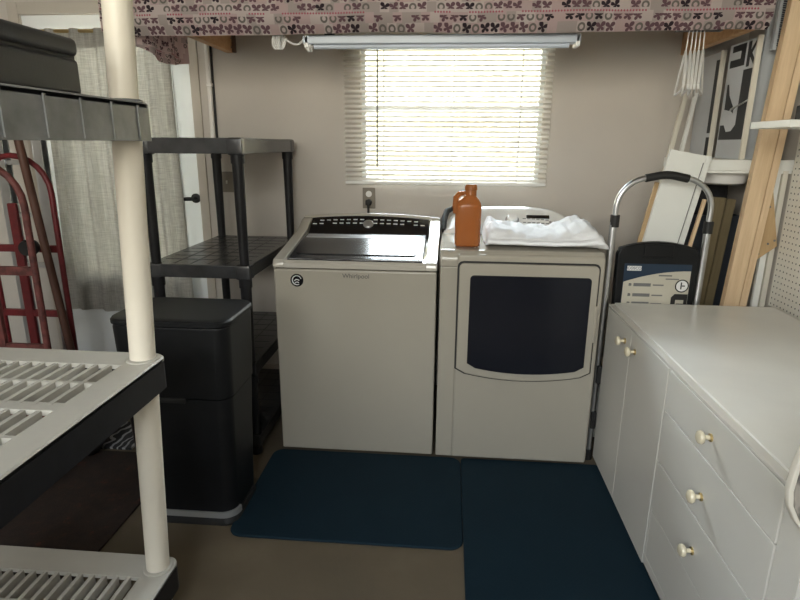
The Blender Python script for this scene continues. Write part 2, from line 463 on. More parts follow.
# window
wf = struct(thing('window_1', 'window', 'window', (0, YW+.06, WZ0))); del wf['label'], wf['category']
f = MB(); t_ = .022
f.box(WX0, WX0+t_, YW+.04, YW+.11, WZ0, WZ1, .003).box(WX1-t_, WX1, YW+.04, YW+.11, WZ0, WZ1, .003)
f.box(WX0+t_, WX1-t_, YW+.04, YW+.11, WZ0, WZ0+t_, .003).box(WX0+t_, WX1-t_, YW+.04, YW+.11, WZ1-t_, WZ1, .003)
f.build('window_frame', 'door_white', wf)
zm = 1.585
MB().box(WX0+t_, WX1-t_, YW+.055, YW+.095, zm-.014, zm+.014, .003).build('meeting_rail', 'door_white', wf)
MB().box(WX0+t_, WX1-t_, YW+.070, YW+.074, WZ0+t_, zm-.014).build('pane', 'pane_glass', wf)
MB().box(WX0+t_, WX1-t_, YW+.076, YW+.080, zm+.014, WZ1-t_).build('pane', 'pane_glass', wf)
# door
dr = struct(thing('door_1', 'door', 'door', (-1.88, YW, 0))); del dr['label'], dr['category']
s = MB(); GX0, GX1, GZ0, GZ1 = DX0+.13, DX1-.125, .66, 1.985
s.box(DX0, GX0, YW+.01, YW+.055, .04, DZ1-.002).box(GX1, DX1-.002, YW+.01, YW+.055, .04, DZ1-.002)
s.box(GX0, GX1, YW+.01, YW+.055, .04, GZ0).box(GX0, GX1, YW+.01, YW+.055, GZ1, DZ1-.002)
slab = s.build('door_leaf', 'door_white', dr)
MB().box(GX0, GX1, YW+.03, YW+.036, GZ0, GZ1).build('pane', 'pane_glass', slab)
b = MB()
b.box(GX0-.02, GX0, YW+.002, YW+.012, GZ0-.02, GZ1+.02).box(GX1, GX1+.02, YW+.002, YW+.012, GZ0-.02, GZ1+.02)
b.box(GX0, GX1, YW+.002, YW+.012, GZ0-.02, GZ0).box(GX0, GX1, YW+.002, YW+.012, GZ1, GZ1+.02)
b.build('glass_bead', 'door_white', slab)
h = MB().lathe([(.027, 0), (.027, -.008), (.012, -.012), (.010, -.05)], (-1.447, YW+.01, 1.09), 'y')
h.tube([(-1.447, YW-.04, 1.09), (-1.475, YW-.042, 1.09), (-1.54, YW-.042, 1.086)], [.010, .011, .008])
h.build('door_handle', 'rubber_black', dr)
c = MB()
c.box(DX1, DX1+.05, YW-.014, YW, 0, DZ1+.06, .003).box(DX0-.06, DX0, YW-.014, YW, 0, DZ1+.06, .003).box(DX0, DX1, YW-.014, YW, DZ1, DZ1+.06, .003)
struct(c.build('trim_1', 'trim_paint'))
struct(MB().box(DX1+.05, XR, YW-.012, YW, 0, .09, .003).build('baseboard_back', 'trim_paint'))
# conduits in the corner beside the door
cp = MB().tube([(-1.303, YW-.020, 0), (-1.303, YW-.020, 2.6)], .010).tube([(-1.318, YW-.011, 0), (-1.318, YW-.011, 2.6)], .005)
for zz in (.4, 1.0, 1.7, 2.3): cp.box(-1.318, -1.288, YW-.032, YW, zz-.008, zz+.008, .002)
pr = thing('conduit', 'slim white vertical conduit running up the wall right of the curtained door', 'pipe', (-1.303, YW-.02, 0))
cp.build('pipe', 'pipe_white', pr)
MB().tube([(-1.288, YW-.007, 0), (-1.290, YW-.007, 1.3), (-1.288, YW-.007, 2.6)], .006).build('cable', 'rubber_black', pr)

# ------------------------------------------------------------------ washing machine
def washer():
    x0, x1, yf, yb = -.744, -.040, 2.357, 3.02
    T = thing('washing_machine', 'white top-loading washing machine with a dark glass lid left of the dryer', 'washer', ((x0+x1)/2, (yf+yb)/2, 0))
    MB().box(x0, x1, yf, yb, .015, .878, .008, 3).build('cabinet_body', 'appliance_enamel', T)
    for fx in (x0+.05, x1-.05):
        for fy in (yf+.06, yb-.06): MB().lathe([(.02, 0), (.02, .016)], (fx, fy, 0), n=12).build('foot', 'rubber_black', T)
    # top deck: raised side cheeks rising to the console, dark lid between them
    prof = [(yf-.006, .884), (yf-.006, .905), (yf+.004, .918), (yf+.05, .926), (2.60, .956), (2.78, .988), (2.86, 1.020), (2.91, 1.032), (2.99, 1.020), (yb, .975), (yb, .884)]
    d = MB()
    d.prism(prof, 'x', x0-.002, x0+.048, .006).prism(prof, 'x', x1-.048, x1+.002, .006)
    inner = [(yf-.006, .884), (yf-.006, .905), (yf+.004, .916), (yf+.045, .922), (yf+.05, .905), (2.74, .945), (2.78, .955), (2.84, .958), (2.90, 1.010), (2.93, 1.028), (2.99, 1.020), (yb, .975), (yb, .884)]
    d.prism(inner, 'x', x0+.046, x1-.046, .003)
    # the long rounded crown along the back edge
    crown = []
    for i in range(21):
        u = i/20; x = x0+.004+(x1-x0-.008)*u
        crown.append((x, 2.925, 1.020+.018*(1-(2*u-1)**2)))
    d.tube(crown, .018, 12)
    d.build('top_deck', 'enamel_window_lit', T)
    # console face (sloped, arched)
    k = MB()
    def cons(u, v):
        x = x0+.055+(x1-x0-.11)*u
        y = 2.775+.115*v; z = .952+(.070+.014*(1-(2*u-1)**2))*v
        return (x, y, z)
    k.grid(cons, 16, 6, .012)
    con = k.build('console', 'gloss_black', T)
    tk = MB()
    for row, vv, ks in ((0, .62, range(-8, 9)), (1, .80, range(-7, 8))):
        for q in ks:
            if q == 0 or (row == 0 and q in (-6, 6)): continue
            x = -.396+q*.034; y = 2.775+.115*vv-.014; u = (x-(x0+.055))/(x1-x0-.11)
            z = .952+(.070+.014*(1-(2*u-1)**2))*vv+.012
            mt = Matrix.Translation((x, y, z)) @ Matrix.Rotation(R(38), 4, 'X')
            tk.box(-.010, .010, -.0025, .0025, -.001, .001, mat=mt)
    tk.build('console_print', 'ink_white', con)
    dial = MB().lathe([(.026, 0), (.026, .012), (.022, .016)], (0, 0, 0), n=28, mat=Matrix.Translation((-.396, 2.838, 1.005)) @ Matrix.Rotation(R(38), 4, 'X'))
    dial.build('dial', 'lid_silver', con)
    # lid
    l = MB()
    pts = [(yf+.022, .922), (yf+.050, .930), (2.60, .962), (2.735, .976), (2.765, .970), (2.765, .955), (2.60, .945), (yf+.022, .912)]
    l.prism(pts, 'x', x0+.062, x1-.062, .004)
    lid = l.build('lid', 'lid_black', T)
    g = MB()
    mt = Matrix.Translation((-.396, 2.50, .9492)) @ Matrix.Rotation(math.atan2(.032, .193), 4, 'X')
    pp = roundrect(-.262, .262, -.085, .09, .02)
    g.prism(pp, 'z', -.002, .0012, mat=mt)
    g.build('lid_glass', 'lid_glass', lid)
    sv = MB()
    mt2 = Matrix.Translation((-.396, 2.685, .9714)) @ Matrix.Rotation(math.atan2(.014, .135), 4, 'X')
    sv.box(-.275, .275, -.028, .028, -.002, .0016, .001, mat=mt2)
    sv.build('lid_band', 'lid_silver', lid)
    MB().box(x0+.06, x1-.06, yf+.004, yf+.024, .914, .926, .004).build('lid_handle', 'gloss_black', lid)
    # black round sticker with a pale swirl
    s_ = MB().lathe([(.0285, 0), (.0285, -.0012)], (-.643, yf, .828), 'y', 28)
    st = s_.build('sticker', 'gloss_black', T)
    q = MB()
    q.tube([(p[0], yf-.0015, p[2]) for p in arc((-.643, .828), .020, 20, 300, 16)], .0022, 6)
    q.tube([(-.655, yf-.0015, .825), (-.645, yf-.0015, .832), (-.632, yf-.0015, .828)], .0022, 6)
    q.tube([(-.652, yf-.0015, .816), (-.643, yf-.0015, .821), (-.634, yf-.0015, .817)], .0022, 6)
    q.build('sticker_print', 'ink_white', st)
    lettering('Whirlpool', .028, (-.385, yf-.0015, .852), 'logo_gray', T, name='logo')
    lettering('Cabrio', .016, (-.385, 2.685, .9738), 'ink_white', T, (math.atan2(.014, .135), 0, 0), name='lid_lettering')
washer()

# ------------------------------------------------------------------ dryer
def dryer():
    x0, x1, yf, yb = -.026, .640, 2.355, 3.03
    T = thing('clothes_dryer', 'white front-loading clothes dryer with a large dark window right of the washer', 'dryer', ((x0+x1)/2, (yf+yb)/2, 0))
    MB().box(x0, x1, yf, yb, .015, .905, .006, 3).build('cabinet_body', 'appliance_enamel', T)
    for fx in (x0+.05, x1-.05):
        for fy in (yf+.06, yb-.06): MB().lathe([(.02, 0), (.02, .016)], (fx, fy, 0), n=12).build('foot', 'rubber_black', T)
    # rounded top
    a = [(yf-.004, .908), (yf-.004, .930)]+[(yf+.036-.04*math.cos(R(t)), .930+.044*math.sin(R(t))) for t in range(15, 91, 15)]+[(2.78, .978), (yb, .978), (yb, .908)]
    MB().prism(a, 'x', x0-.002, x1+.010, .008, 3).build('top_panel', 'appliance_enamel', T)
    # front face set proud, with a slim seam on the left
    MB().box(x0+.072, x1+.008, yf-.016, yf+.01, .02, .962, .012, 3).build('front_panel', 'appliance_enamel', T)
    # door with bowed lower edge
    def bowed(xa, xb, zt, zb, bow, r):
        pts = [(xa+r, zt), (xb-r, zt)]
        pts += [(xb-r+r*math.sin(R(t)), zt-r+r*math.cos(R(t))) for t in (30, 60, 90)]
        n = 14
        for i in range(n+1):
            u = i/n; pts.append((xb-(xb-xa)*u, zb-bow*(1-(2*u-1)**2)+(.014 if i in (0, n) else 0)))
        pts += [(xa+r-r*math.sin(R(t)), zt-r+r*math.cos(R(t))) for t in (90, 60, 30)]
        return pts
    MB().prism(bowed(.047, .629, .934, .442, .036, .024), 'y', yf-.0175, yf-.012).build('door_gap', 'rubber_black', T)
    door = MB().prism(bowed(.054, .622, .927, .449, .036, .02), 'y', yf-.034, yf-.014, .006, 3).build('door', 'appliance_enamel', T)
    MB().prism(bowed(.100, .594, .878, .474, .028, .016), 'y', yf-.036, yf-.028, .002).build('door_window', 'dryer_glass', door)
    MB().box(.617, .628, yf-.036, yf-.028, .60, .76, .003).build('door_pull', 'appliance_enamel', door)
    # console
    def cz(u): return .978+.122*(max(0, 1-abs(2*u-1)**3.2))**.55
    n = 28; k = MB(); rings = []
    for i in range(n+1):
        u = .004+.992*i/n; x = x0+.005+(x1-x0-.005)*u; z = cz(u)
        rings.append([(x, 2.80, .976), (x, 2.815, .976+(z-.976)*.35), (x, 2.90, .976+(z-.976)*.88), (x, 2.935, z), (x, 2.975, z-.004), (x, 3.02, .976+(z-.976)*.8), (x, 3.03, .976)])
    k.loft(rings); con = k.build('console', 'appliance_panel', T)
    e = MB()
    e.tube([(x0+.008, 2.83, .985), (x0+.008, 2.90, 1.035), (x0+.022, 2.96, 1.068), (x0+.07, 2.985, 1.094)], [.012, .016, .016, .010], 10)
    e.build('console_end', 'rubber_black', con)
    def face(px, v):
        y = 2.815+.085*v; u = (px-x0)/(x1-x0); z = cz(u); return (y, .976+(z-.976)*(.35+.53*v))
    def fm(px, v):
        y, z = face(px, v); return Matrix.Translation((px, y, z)) @ Matrix.Rotation(R(37), 4, 'X')
    MB().lathe([(.034, 0), (.034, .004)], n=28, mat=fm(.315, .34)).build('dial_ring', 'lid_silver', con)
    dk = MB().lathe([(.026, 0), (.026, .018), (.021, .024)], n=28, mat=fm(.315, .34)).build('dial', 'appliance_panel', con)
    MB().box(-.056, .056, -.011, .011, -.002, .003, .002, mat=fm(.442, .62)).build('display', 'gloss_black', con)
    lm = MB()
    for i in range(9):
        for j in range(2):
            if random.random() < .75: lm.box(-.008, .008, -.002, .002, -.001, .0018, mat=fm(.375+.022*i, .22+.24*j))
    for i in range(4):
        MB().lathe([(.007, -.001), (.007, .003)], n=10, mat=fm(.50+.026*i, .35)).build('button', 'lid_silver', con)
    lm.build('console_print', 'ink_gray', con)
dryer()

# ------------------------------------------------------------------ jug and towel on the dryer
def jug():
    cx, cy, z0 = .086, 2.475, .9785
    T = thing('jug', 'empty amber square plastic jug without a cap on top of the dryer', 'jug', (cx, cy, z0), rot=(0, 0, 0))
    rings = []
    def sq(hx, hy, z, ox=0, p=4.5, n=32):
        r = []
        for k in range(n):
            a = 2*math.pi*k/n; c, s2 = math.cos(a), math.sin(a)
            d = (abs(c)**p+abs(s2)**p)**(-1/p); r.append((cx+ox+hx*c*d, cy+hy*s2*d, z0+z))
        return r
    for (hx, hy, z, ox, p) in ((.048, .046, 0, 0, 5), (.054, .052, .006, 0, 5), (.055, .053, .03, 0, 5), (.0535, .051, .06, 0, 5), (.055, .053, .09, 0, 5), (.055, .053, .168, 0, 5),
                            (.052, .050, .182, 0, 4), (.043, .043, .196, .001, 3), (.030, .031, .208, .004, 2.4), (.024, .025, .216, .008, 2), (.024, .024, .240, .009, 2), (.026, .026, .242, .009, 2), (.026, .026, .249, .009, 2), (.022, .022, .258, .009, 2), (.018, .018, .258, .009, 2), (.018, .018, .225, .009, 2)):
        rings.append(sq(hx, hy, z, ox, p))
    bd = MB().loft(rings); bd.build('jug_body', 'jug_amber', T)
    h_ = MB().tube([(cx-.020, cy-.01, z0+.222), (cx-.040, cy-.022, z0+.222), (cx-.054, cy-.030, z0+.205), (cx-.056, cy-.034, z0+.175), (cx-.052, cy-.036, z0+.14)], [.010, .011, .012, .012, .012], 10)
    h_.build('handle', 'jug_amber', T)
    MB().lathe([(.0235, .2345), (.0265, .236), (.0265, .241), (.0235, .2425)], (cx+.009, cy, z0), n=24).build('neck_ring', 'jug_amber', T)
    MB().lathe([(.0175, .228), (.0175, .2585)], (cx+.009, cy, z0), n=20).build('neck_opening', 'rubber_black', T)
jug()

def towel():
    X0, X1, Y0, Y1, z0 = .166, .668, 2.405, 2.77, .979
    def top(u):
        pts = [(0, .075), (.05, .088), (.12, .074), (.25, .060), (.42, .052), (.58, .054), (.68, .070), (.76, .094), (.82, .104), (.88, .086), (.94, .055), (1, .028)]
        for (a, b), (c, d) in zip(pts, pts[1:]):
            if u <= c: k = (u-a)/(c-a); k = k*k*(3-2*k); return b+(d-b)*k
        return pts[-1][1]
    rings = []; nu = 72; nv = 56
    for i in range(nu+1):
        u = i/nu; x = X0+(X1-X0)*u
        e = min(1, (min(u, 1-u)/.05+.12)); e = min(1, e)**.5
        ring = []
        H = top(u)*(.55+.45*e)
        yc, hy = (Y0+Y1)/2+.015*math.sin(u*5), (Y1-Y0)/2*(.9+.1*e)
        for k in range(nv):
            a = 2*math.pi*k/nv; c, s2 = math.cos(a), math.sin(a); p = 3.6
            d = (abs(c)**p+abs(s2)**p)**(-1/p)
            y = yc+hy*c*d; z = z0+H/2+H/2*s2*d
            # folded layers showing on the front edge
            if c < -.3:
                lay = math.sin((z-z0)*2*math.pi/.026+2.2*math.sin(u*4)+noise.noise((u*6, 3, 0))*1.6)
                y += .007*lay*(-c)
            n1 = noise.noise((x*14+y*5, y*9, 1.3)); n2 = noise.noise((x*34-y*20, y*30, 5.1)); n3 = 1-abs(noise.noise((x*9-y*13, y*6+x*4, 9.)))*2
            if s2 > .2: z += (.016*n1+.009*n2+.014*n3)*min(1, H/.06)*s2
            ring.append((x+.006*noise.noise((y*20, z*30, u*3)), y, max(z, z0)))
        rings.append(ring)
    o = MB().loft(rings).build('folded_towel', 'towel_white', angle=80)
    tag(center(o), 'crumpled white towel folded in a flat heap on top of the dryer', 'towel')
towel()

# ------------------------------------------------------------------ cabinet
def cabinet():
    xf, xb, y0, y1 = .712, 1.372, .985, 2.415
    T = thing('base_cabinet', 'long low white base cabinet with two doors and three drawers along the right wall', 'cabinet', (1.04, 1.52, 0))
    b = MB().box(xf, xb, y0, y1, .0, .737, .002)
    # face frame pieces round the drawers and doors
    F = .699
    b.box(F, xf+.001, 1.700, 1.712, .03, .737).box(F, xf+.001, y0, 1.068, .03, .737).box(F, xf+.001, 1.068, 1.700, .03, .062)
    b.build('carcass', 'cabinet_white', T)
    MB().box(xf+.010, xb, y0-.01, y1+.005, .737, .7525, .003).build('countertop', 'counter_white', T)
    MB().box(F-.002, xf+.010, y0, y1, .7385, .7475, .002).build('top_edge_strip', 'cabinet_white', T)
    def knob(p, y, z):
        k = MB().lathe([(.006, .0), (.006, -.016), (.008, -.018), (.0165, -.022), (.0185, -.027), (.0165, -.033), (.009, -.037)], (F-.002, y, z), 'x', 22)
        kb = k.build('knob', 'knob_pearl', p)
        MB().lathe([(.011, 0), (.011, -.004), (.007, -.005)], (F-.002, y, z), 'x', 18).build('knob_base', 'brass', kb)
    for (a, c, ky) in ((2.087, 2.412, 2.150), (1.714, 2.083, 2.028)):
        d = MB().box(F-.002, xf, a, c, .02, .735, .001, 1).build('door', 'cabinet_white', T); knob(d, ky, .672)
    for (za, zc, kz) in ((.604, .735, .672), (.424, .600, .496), (.244, .420, .326)):
        d = MB().box(F-.002, xf, 1.072, 1.698, za, zc, .001, 1).build('drawer', 'cabinet_white', T); knob(d, 1.394, kz)
    MB().box(F, xf, 1.072, 1.698, .064, .240, .001).build('lower_panel', 'cabinet_white', T)
cabinet()

# ------------------------------------------------------------------ black plastic shelf unit
def black_shelf():
    x0, x1, y0, y1 = -1.283, -.832, 2.30, 3.10
    T = thing('shelving_unit', 'black plastic shelving unit standing behind the trash bin left of the washer', 'shelf', ((x0+x1)/2, (y0+y1)/2, 0))
    tops = (.10, .455, .897, 1.418)
    for lx in (x0+.03, x1-.03):
        for ly in (y0+.03, y1-.03):
            l = MB(); z = 0
            for t in tops:
                l.tube([(lx, ly, z), (lx, ly, t-.005)], [.020, .025], 16); z = t-.005
                l.tube([(lx, ly, t-.10), (lx, ly, t-.05)], .028, 16)
            l.build('leg', 'shelf_black', T)
    for zt in tops:
        h = .062 if zt > 1 else .058
        s = MB().box(x0, x1, y0, y1, zt-.012, zt, .004)
        s.box(x0, x1, y0, y0+.02, zt-h, zt-.002, .005).box(x0, x1, y1-.02, y1, zt-h, zt-.002, .005)
        s.box(x0, x0+.02, y0, y1, zt-h, zt-.002, .005).box(x1-.02, x1, y0, y1, zt-h, zt-.002, .005)
        # corner collars
        for lx in (x0+.03, x1-.03):
            for ly in (y0+.03, y1-.03): s.box(lx-.034, lx+.034, ly-.034, ly+.034, zt-h-.006, zt+.002, .012)
        # shallow raised lattice on the deck
        for i in range(1, 9): s.box(x0+.03, x1-.03, y0+.03+i*.088, y0+.036+i*.088, zt-.001, zt+.0012)
        for i in range(1, 5): s.box(x0+.03+i*.076, x0+.036+i*.076, y0+.03, y1-.03, zt-.001, zt+.0012)
        s.build('shelf', 'deck_black', T)
black_shelf()

# ------------------------------------------------------------------ trash bin
def trash_bin():
    cx, cy = -.950, 1.925
    T = thing('trash_bin', 'tall black rectangular trash bin with a step pedal in front of the black shelves', 'bin', (cx, cy, 0))
    def rr(hx, hy, z, r=.05): return [(cx+p, cy+q, z) for p, q in roundrect(-hx, hx, -hy, hy, r, 6)]
    MB().loft([rr(.180, .125, .035), rr(.184, .130, .05), rr(.200, .140, .52)]).build('bin_body', 'black_plastic', T)
    MB().loft([rr(.203, .142, .525), rr(.204, .143, .53), rr(.211, .148, .780), rr(.209, .146, .788)]).build('upper_body', 'black_plastic', T)
    lid = MB().loft([rr(.210, .148, .790, .055), rr(.217, .155, .795, .06), rr(.217, .155, .807, .06), rr(.212, .150, .814, .058), rr(.195, .134, .818, .05), rr(.185, .124, .815, .05)])
    lid.build('lid', 'black_plastic', T)
    MB().loft([rr(.186, .132, 0), rr(.190, .136, .012), rr(.184, .130, .036)]).build('base', 'rubber_black', T)
    MB().box(cx-.075, cx+.045, cy-.147, cy-.12, .505, .528, .006).build('latch', 'rubber_black', T)
    pts = [(cx+p, cy+q) for p, q in roundrect(-.196, .196, -.142, .142, .06, 8)]
    front = [p for p in pts if p[1] < cy-.06]
    front.sort(key=lambda p: math.atan2(p[1]-cy, p[0]-cx))
    strip = MB()
    rings = [[(x, y, .040), (x, y, .062), (x+(cx-x)*.05, y+(cy-y)*.06, .062), (x+(cx-x)*.05, y+(cy-y)*.06, .040)] for x, y in front]
    strip.loft(rings); strip.build('pedal', 'pedal_steel', T)
trash_bin()

# ------------------------------------------------------------------ cream shelving unit at the left
def cream_shelf():
    x0, x1, y0, y1 = -1.44, -.748, .42, 1.400
    T = thing('shelving_unit', 'cream plastic shelving unit with slotted decks at the left, nearest the viewer', 'shelf', ((x0+x1)/2, (y0+y1)/2, 0))
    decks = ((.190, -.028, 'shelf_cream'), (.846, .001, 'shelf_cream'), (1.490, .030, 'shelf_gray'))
    def sh(z): return -.037+.045*z          # the posts lean a little to the right
    for px in (x0+.045, x1-.045):
        for py in (y0+.045, y1-.050):
            p = MB(); zs = [0, .145, .233, .755, .846, 1.400, 1.49, 2.10]
            for a, c in ((0, .110), (.182, .760), (.838, 1.410), (1.48, 2.12)):
                p.tube([(px+sh(a), py, a), (px+sh(c), py, c)], [.032, .0335], 24)
            p.build('post', 'post_cream', T)
    for (zt, dx, mt) in decks:
        a0, a1 = x0+dx, x1+dx
        s = MB()
        B = .075
        # border of the deck
        rim = roundrect(a0, a1, y0, y1, .035, 6); rim2 = roundrect(a0+.004, a1-.004, y0+.004, y1-.004, .032, 6); inner = roundrect(a0+B, a1-B, y0+B, y1-B-.02, .003, 6)
        s.loft([[(p, q, zt-.012) for p, q in inner], [(p, q, zt-.012) for p, q in rim], [(p, q, zt-.004) for p, q in rim], [(p, q, zt) for p, q in rim2], [(p, q, zt) for p, q in inner], [(p, q, zt-.012) for p, q in inner]], caps=False)
        if zt < 1.2:
            yy = y1-B-.02; rows = 0
            while yy > y0+B+.02:
                for half in range(2):
                    ya = yy-.115
                    s.box(a0+B, a1-B, ya, ya+.010, zt-.030, zt-.002)
                    n = int((a1-a0-2*B)/.034)
                    for i in range(n+1):
                        x = a0+B+i*(a1-a0-2*B)/n; s.box(x-.0055, x+.0055, ya, yy, zt-.030, zt-.001)
                    yy = ya
                s.box(a0+B, a1-B, yy-.032, yy, zt-.012, zt, .003); yy -= .032
        else:
            s.box(a0+B-.005, a1-B+.005, y0+B-.005, y1-B-.015, zt-.012, zt-.002)
        # raised boss round each post
        for px in (x0+.045, x1-.045):
            for py in (y0+.045, y1-.050): s.lathe([(.041, zt-.012), (.041, zt+.004), (.036, zt+.006)], (px+sh(zt), py, 0), n=24)
        d = s.build('deck', mt, T)
        k = MB(); h = .088
        out = [(p, q) for p, q in roundrect(a0, a1, y0, y1, .035, 5)]
        inn = [(p, q) for p, q in roundrect(a0+.012, a1-.012, y0+.012, y1-.012, .025, 5)]
        k.loft([[(p, q, zt-.004) for p, q in out], [(p, q, zt-h) for p, q in out], [(p, q, zt-h) for p, q in inn], [(p, q, zt-.013) for p, q in inn]], caps=False)
        if zt > 1.2:
            for i in range(9): k.box(a1-.004, a1+.003, y0+.06+i*.105, y0+.066+i*.105, zt-h+.004, zt-.008)
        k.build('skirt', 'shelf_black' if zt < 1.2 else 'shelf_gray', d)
cream_shelf()

# ------------------------------------------------------------------ black case on the top deck
def case():
    x0, x1, y0, y1, z = -1.16, -.768, .62, 1.205, 1.491
    T = thing('tool_case', 'flat black plastic tool case lying on the top deck of the cream shelves', 'case', ((x0+x1)/2, (y0+y1)/2, z))
    MB().box(x0, x1, y0, y1, z, z+.072, .010, 3).build('case_body', 'case_black', T)
    MB().box(x0, x1+.002, y0-.002, y1+.002, z+.0755, z+.112, .012, 3).build('case_lid', 'case_black', T)
    MB().box(x0+.01, x1-.006, y0+.01, y1-.006, z+.07, z+.077).build('seam', 'rubber_black', T)
    for yy in (.95,): MB().box(x1-.001, x1+.006, yy-.014, yy+.014, z+.064, z+.088, .003).build('latch', 'aluminium', T)
    b = MB(); rings = []
    for i in range(13):
        a = math.pi*i/12; r_ = .075*math.sin(a)**.5+.002; yy = .86-.10*math.cos(a)
        rings.append([(-.90+r_*math.cos(t)*.9, yy, 1.604+.052+ .052*math.sin(t)*math.sin(a)**.4) for t in [2*math.pi*k/16 for k in range(16)]])
    o = b.loft(rings).build('pouch', 'bag_black'); tag(center(o), 'small rounded black pouch on top of the flat black tool case', 'pouch')
case()

# ------------------------------------------------------------------ overhead shelf with butterfly fabric
def overhead():
    T = thing('overhead_shelf', 'wooden overhead shelf above the washer and dryer carried on two pine arms', 'shelf', (0, 2.8, 1.835))
    MB().box(-1.275, 1.20, 2.473, YW, 1.957, 1.975).build('shelf_board', 'plywood', T)
    MB().box(-1.275, 1.18, 2.437, 2.472, 1.835, 1.975, .002).build('front_rail', 'dark_rail', T)
    MB().box(-1.205, -1.166, 2.472, YW, 1.862, 1.957, .003).build('arm', 'pine', T)
    MB().box(1.141, 1.18, 2.472, YW, 1.840, 1.957, .003).build('arm', 'pine', T)
    for q in (1.885, 1.93): MB().lathe([(.004, 0), (.004, .004)], (-1.1665, YW-.035, q), 'x', 10).build('nail', 'ink_gray', T)
    MB().box(-1.166, -1.150, YW-.025, YW, 1.862, 1.95, .002).build('cleat', 'dark_rail', T)
overhead()

def valances():
    def f(u, v):
        x = -1.318+2.483*u; z = 1.820+.32*v
        fold = .006*math.sin(x*9+.6)+.004*math.sin(x*23)+.003*math.sin(z*40+x*2)
        # a soft horizontal tuck low on the cloth
        tuck = -.034*min(1, max(0, (z-1.822)/.046))**.8
        return (x, 2.426+fold*(.4+.6*(1-v))+tuck, z-.004*math.sin(x*5)*(1-v))
    o = MB().grid(f, 160, 24, .002).build('fabric_valance', 'butterfly_cotton', angle=80)
    tag(center(o), 'long butterfly print fabric strip hanging across the front of the overhead shelf', 'valance')
    def g(u, v):
        y = 2.30+.66*u; bot = 1.765+.02*math.sin(u*6+1)+.03*(1-u)**2; top = 2.10-.185*u**1.2
        z = bot+(top-bot)*v
        x = -1.350+.012*math.sin(y*30)+.02*math.sin(y*8)+.050*u
        return (x, y, z)
    o = MB().grid(g, 60, 20, .002).build('fabric_valance', 'butterfly_cotton_backlit', angle=80)
    tag(center(o), 'short butterfly print side fabric tinted a backlit pink hanging by the curtained door', 'valance')
valances()

def strip_light():
    T = thing('strip_light', 'long white strip light fixed under the overhead shelf above the window blind', 'light', (-.05, 2.51, 1.79))
    MB().box(-.612, .500, 2.474, 2.535, 1.790, 1.824, .006, 3).build('housing', 'tube_white', T)
    MB().tube([(-.57, 2.505, 1.785), (.46, 2.505, 1.785)], .011, 14).build('tube', 'tube_white', T)
    for x in (-.605, .480): MB().box(x, x+.018, 2.474, 2.535, 1.776, 1.826, .004).build('end_cap', 'white_plastic', T)
    for cx_ in (-.5, .18, .32): MB().box(cx_-.02, cx_+.02, 2.4725, 2.50, 1.823, 1.86).build('clip', 'rubber_black', T)
    pts = []
    for i in range(46):
        t = i/45; pts.append((-.612-.075*t, 2.50+.012*math.sin(t*5), 1.812-.018*math.sin(t*math.pi)))
    for i in range(60):
        a = i/60*2*math.pi*4; pts.append((-.700+.010*math.cos(a)-.035*i/60, 2.50+.018*math.sin(a), 1.805+.026*math.cos(a*1.0+.8)))
    c = MB().tube(pts, .0042, 8)
    pts2 = [(-.60+.012*math.sin(a)+.006*a/6, 2.50+.014*math.cos(a), 1.785+.018*math.cos(a*1.3)) for a in [i*.35 for i in range(52)]]
    c.tube(pts2, .0040, 8); c.build('power_cord', 'white_plastic', T)
strip_light()

# ------------------------------------------------------------------ window blind
def blind():
    x0, x1, z0, z1 = -.566, .516, 1.186, 1.955
    T = thing('window_blind', 'white horizontal slat blind lowered over the bright window', 'blind', (0, YW-.04, z0))
    MB().box(x0, x1, YW-.06, YW-.005, z1-.035, z1, .003).build('headrail', 'blind_white', T)
    s = MB(); n = 28; pitch = (z1-.045-z0-.02)/n
    for i in range(n):
        z = z0+.028+i*pitch
        def f(u, v):
            x = x0+(x1-x0)*u; a = (v-.5)*.0265; c = .0025*(1-(2*v-1)**2)
            return (x, YW-.035+a*math.cos(R(32)), z+a*math.sin(R(32))+c)
        s.grid(f, 1, 4)
    s.build('slats', 'blind_slat', T, angle=80)
    MB().box(x0, x1, YW-.050, YW-.020, z0, z0+.018, .004).build('bottom_rail', 'blind_white', T)
    for x in (-.355, .01, .36):
        MB().tube([(x, YW-.049, z0+.01), (x, YW-.049, z1-.03)], .0016, 6).tube([(x, YW-.021, z0+.01), (x, YW-.021, z1-.03)], .0016, 6).build('ladder_cord', 'blind_white', T)
    MB().tube([(-.385, YW-.066, z1-.03), (-.388, YW-.064, z0+.09)], .004, 8).build('tilt_wand', 'ink_gray', T)
blind()

# ------------------------------------------------------------------ outlet, switch
def outlet():
    T = thing('wall_outlet', 'dark steel wall outlet with a black plug above the washer', 'outlet', (-.4425, YW, 1.052))
    MB().box(-.478, -.407, YW-.006, YW, 1.050, 1.164, .003).build('cover_plate', 'plate_bronze', T)
    for z in (1.130, 1.085): MB().lathe([(.017, -.004), (.017, -.009)], (-.4425, YW, z), 'y', 20).build('socket', 'white_plastic' if z > 1.1 else 'rubber_black', T)
    p = MB().box(-.458, -.427, YW-.045, YW-.008, 1.070, 1.100, .006)
    p.tube([(-.4425, YW-.04, 1.075), (-.441, YW-.045, 1.04), (-.438, YW-.035, .97), (-.438, YW-.03, .90)], .006, 8)
    tag(center(p.build('power_plug', 'rubber_black')), 'black plug and cord hanging from the outlet above the washer', 'plug')
    s = thing('light_switch', 'tan wall switch plate seen behind the rear post of the black shelves', 'switch', (-1.25, YW, 1.12))
    MB().box(-1.287, -1.215, YW-.006, YW, 1.128, 1.242, .003).build('cover_plate', 'plate_bronze', s)
    MB().box(-1.255, -1.247, YW-.016, YW-.005, 1.176, 1.194, .002).build('toggle', 'panel_cream', s)
outlet()

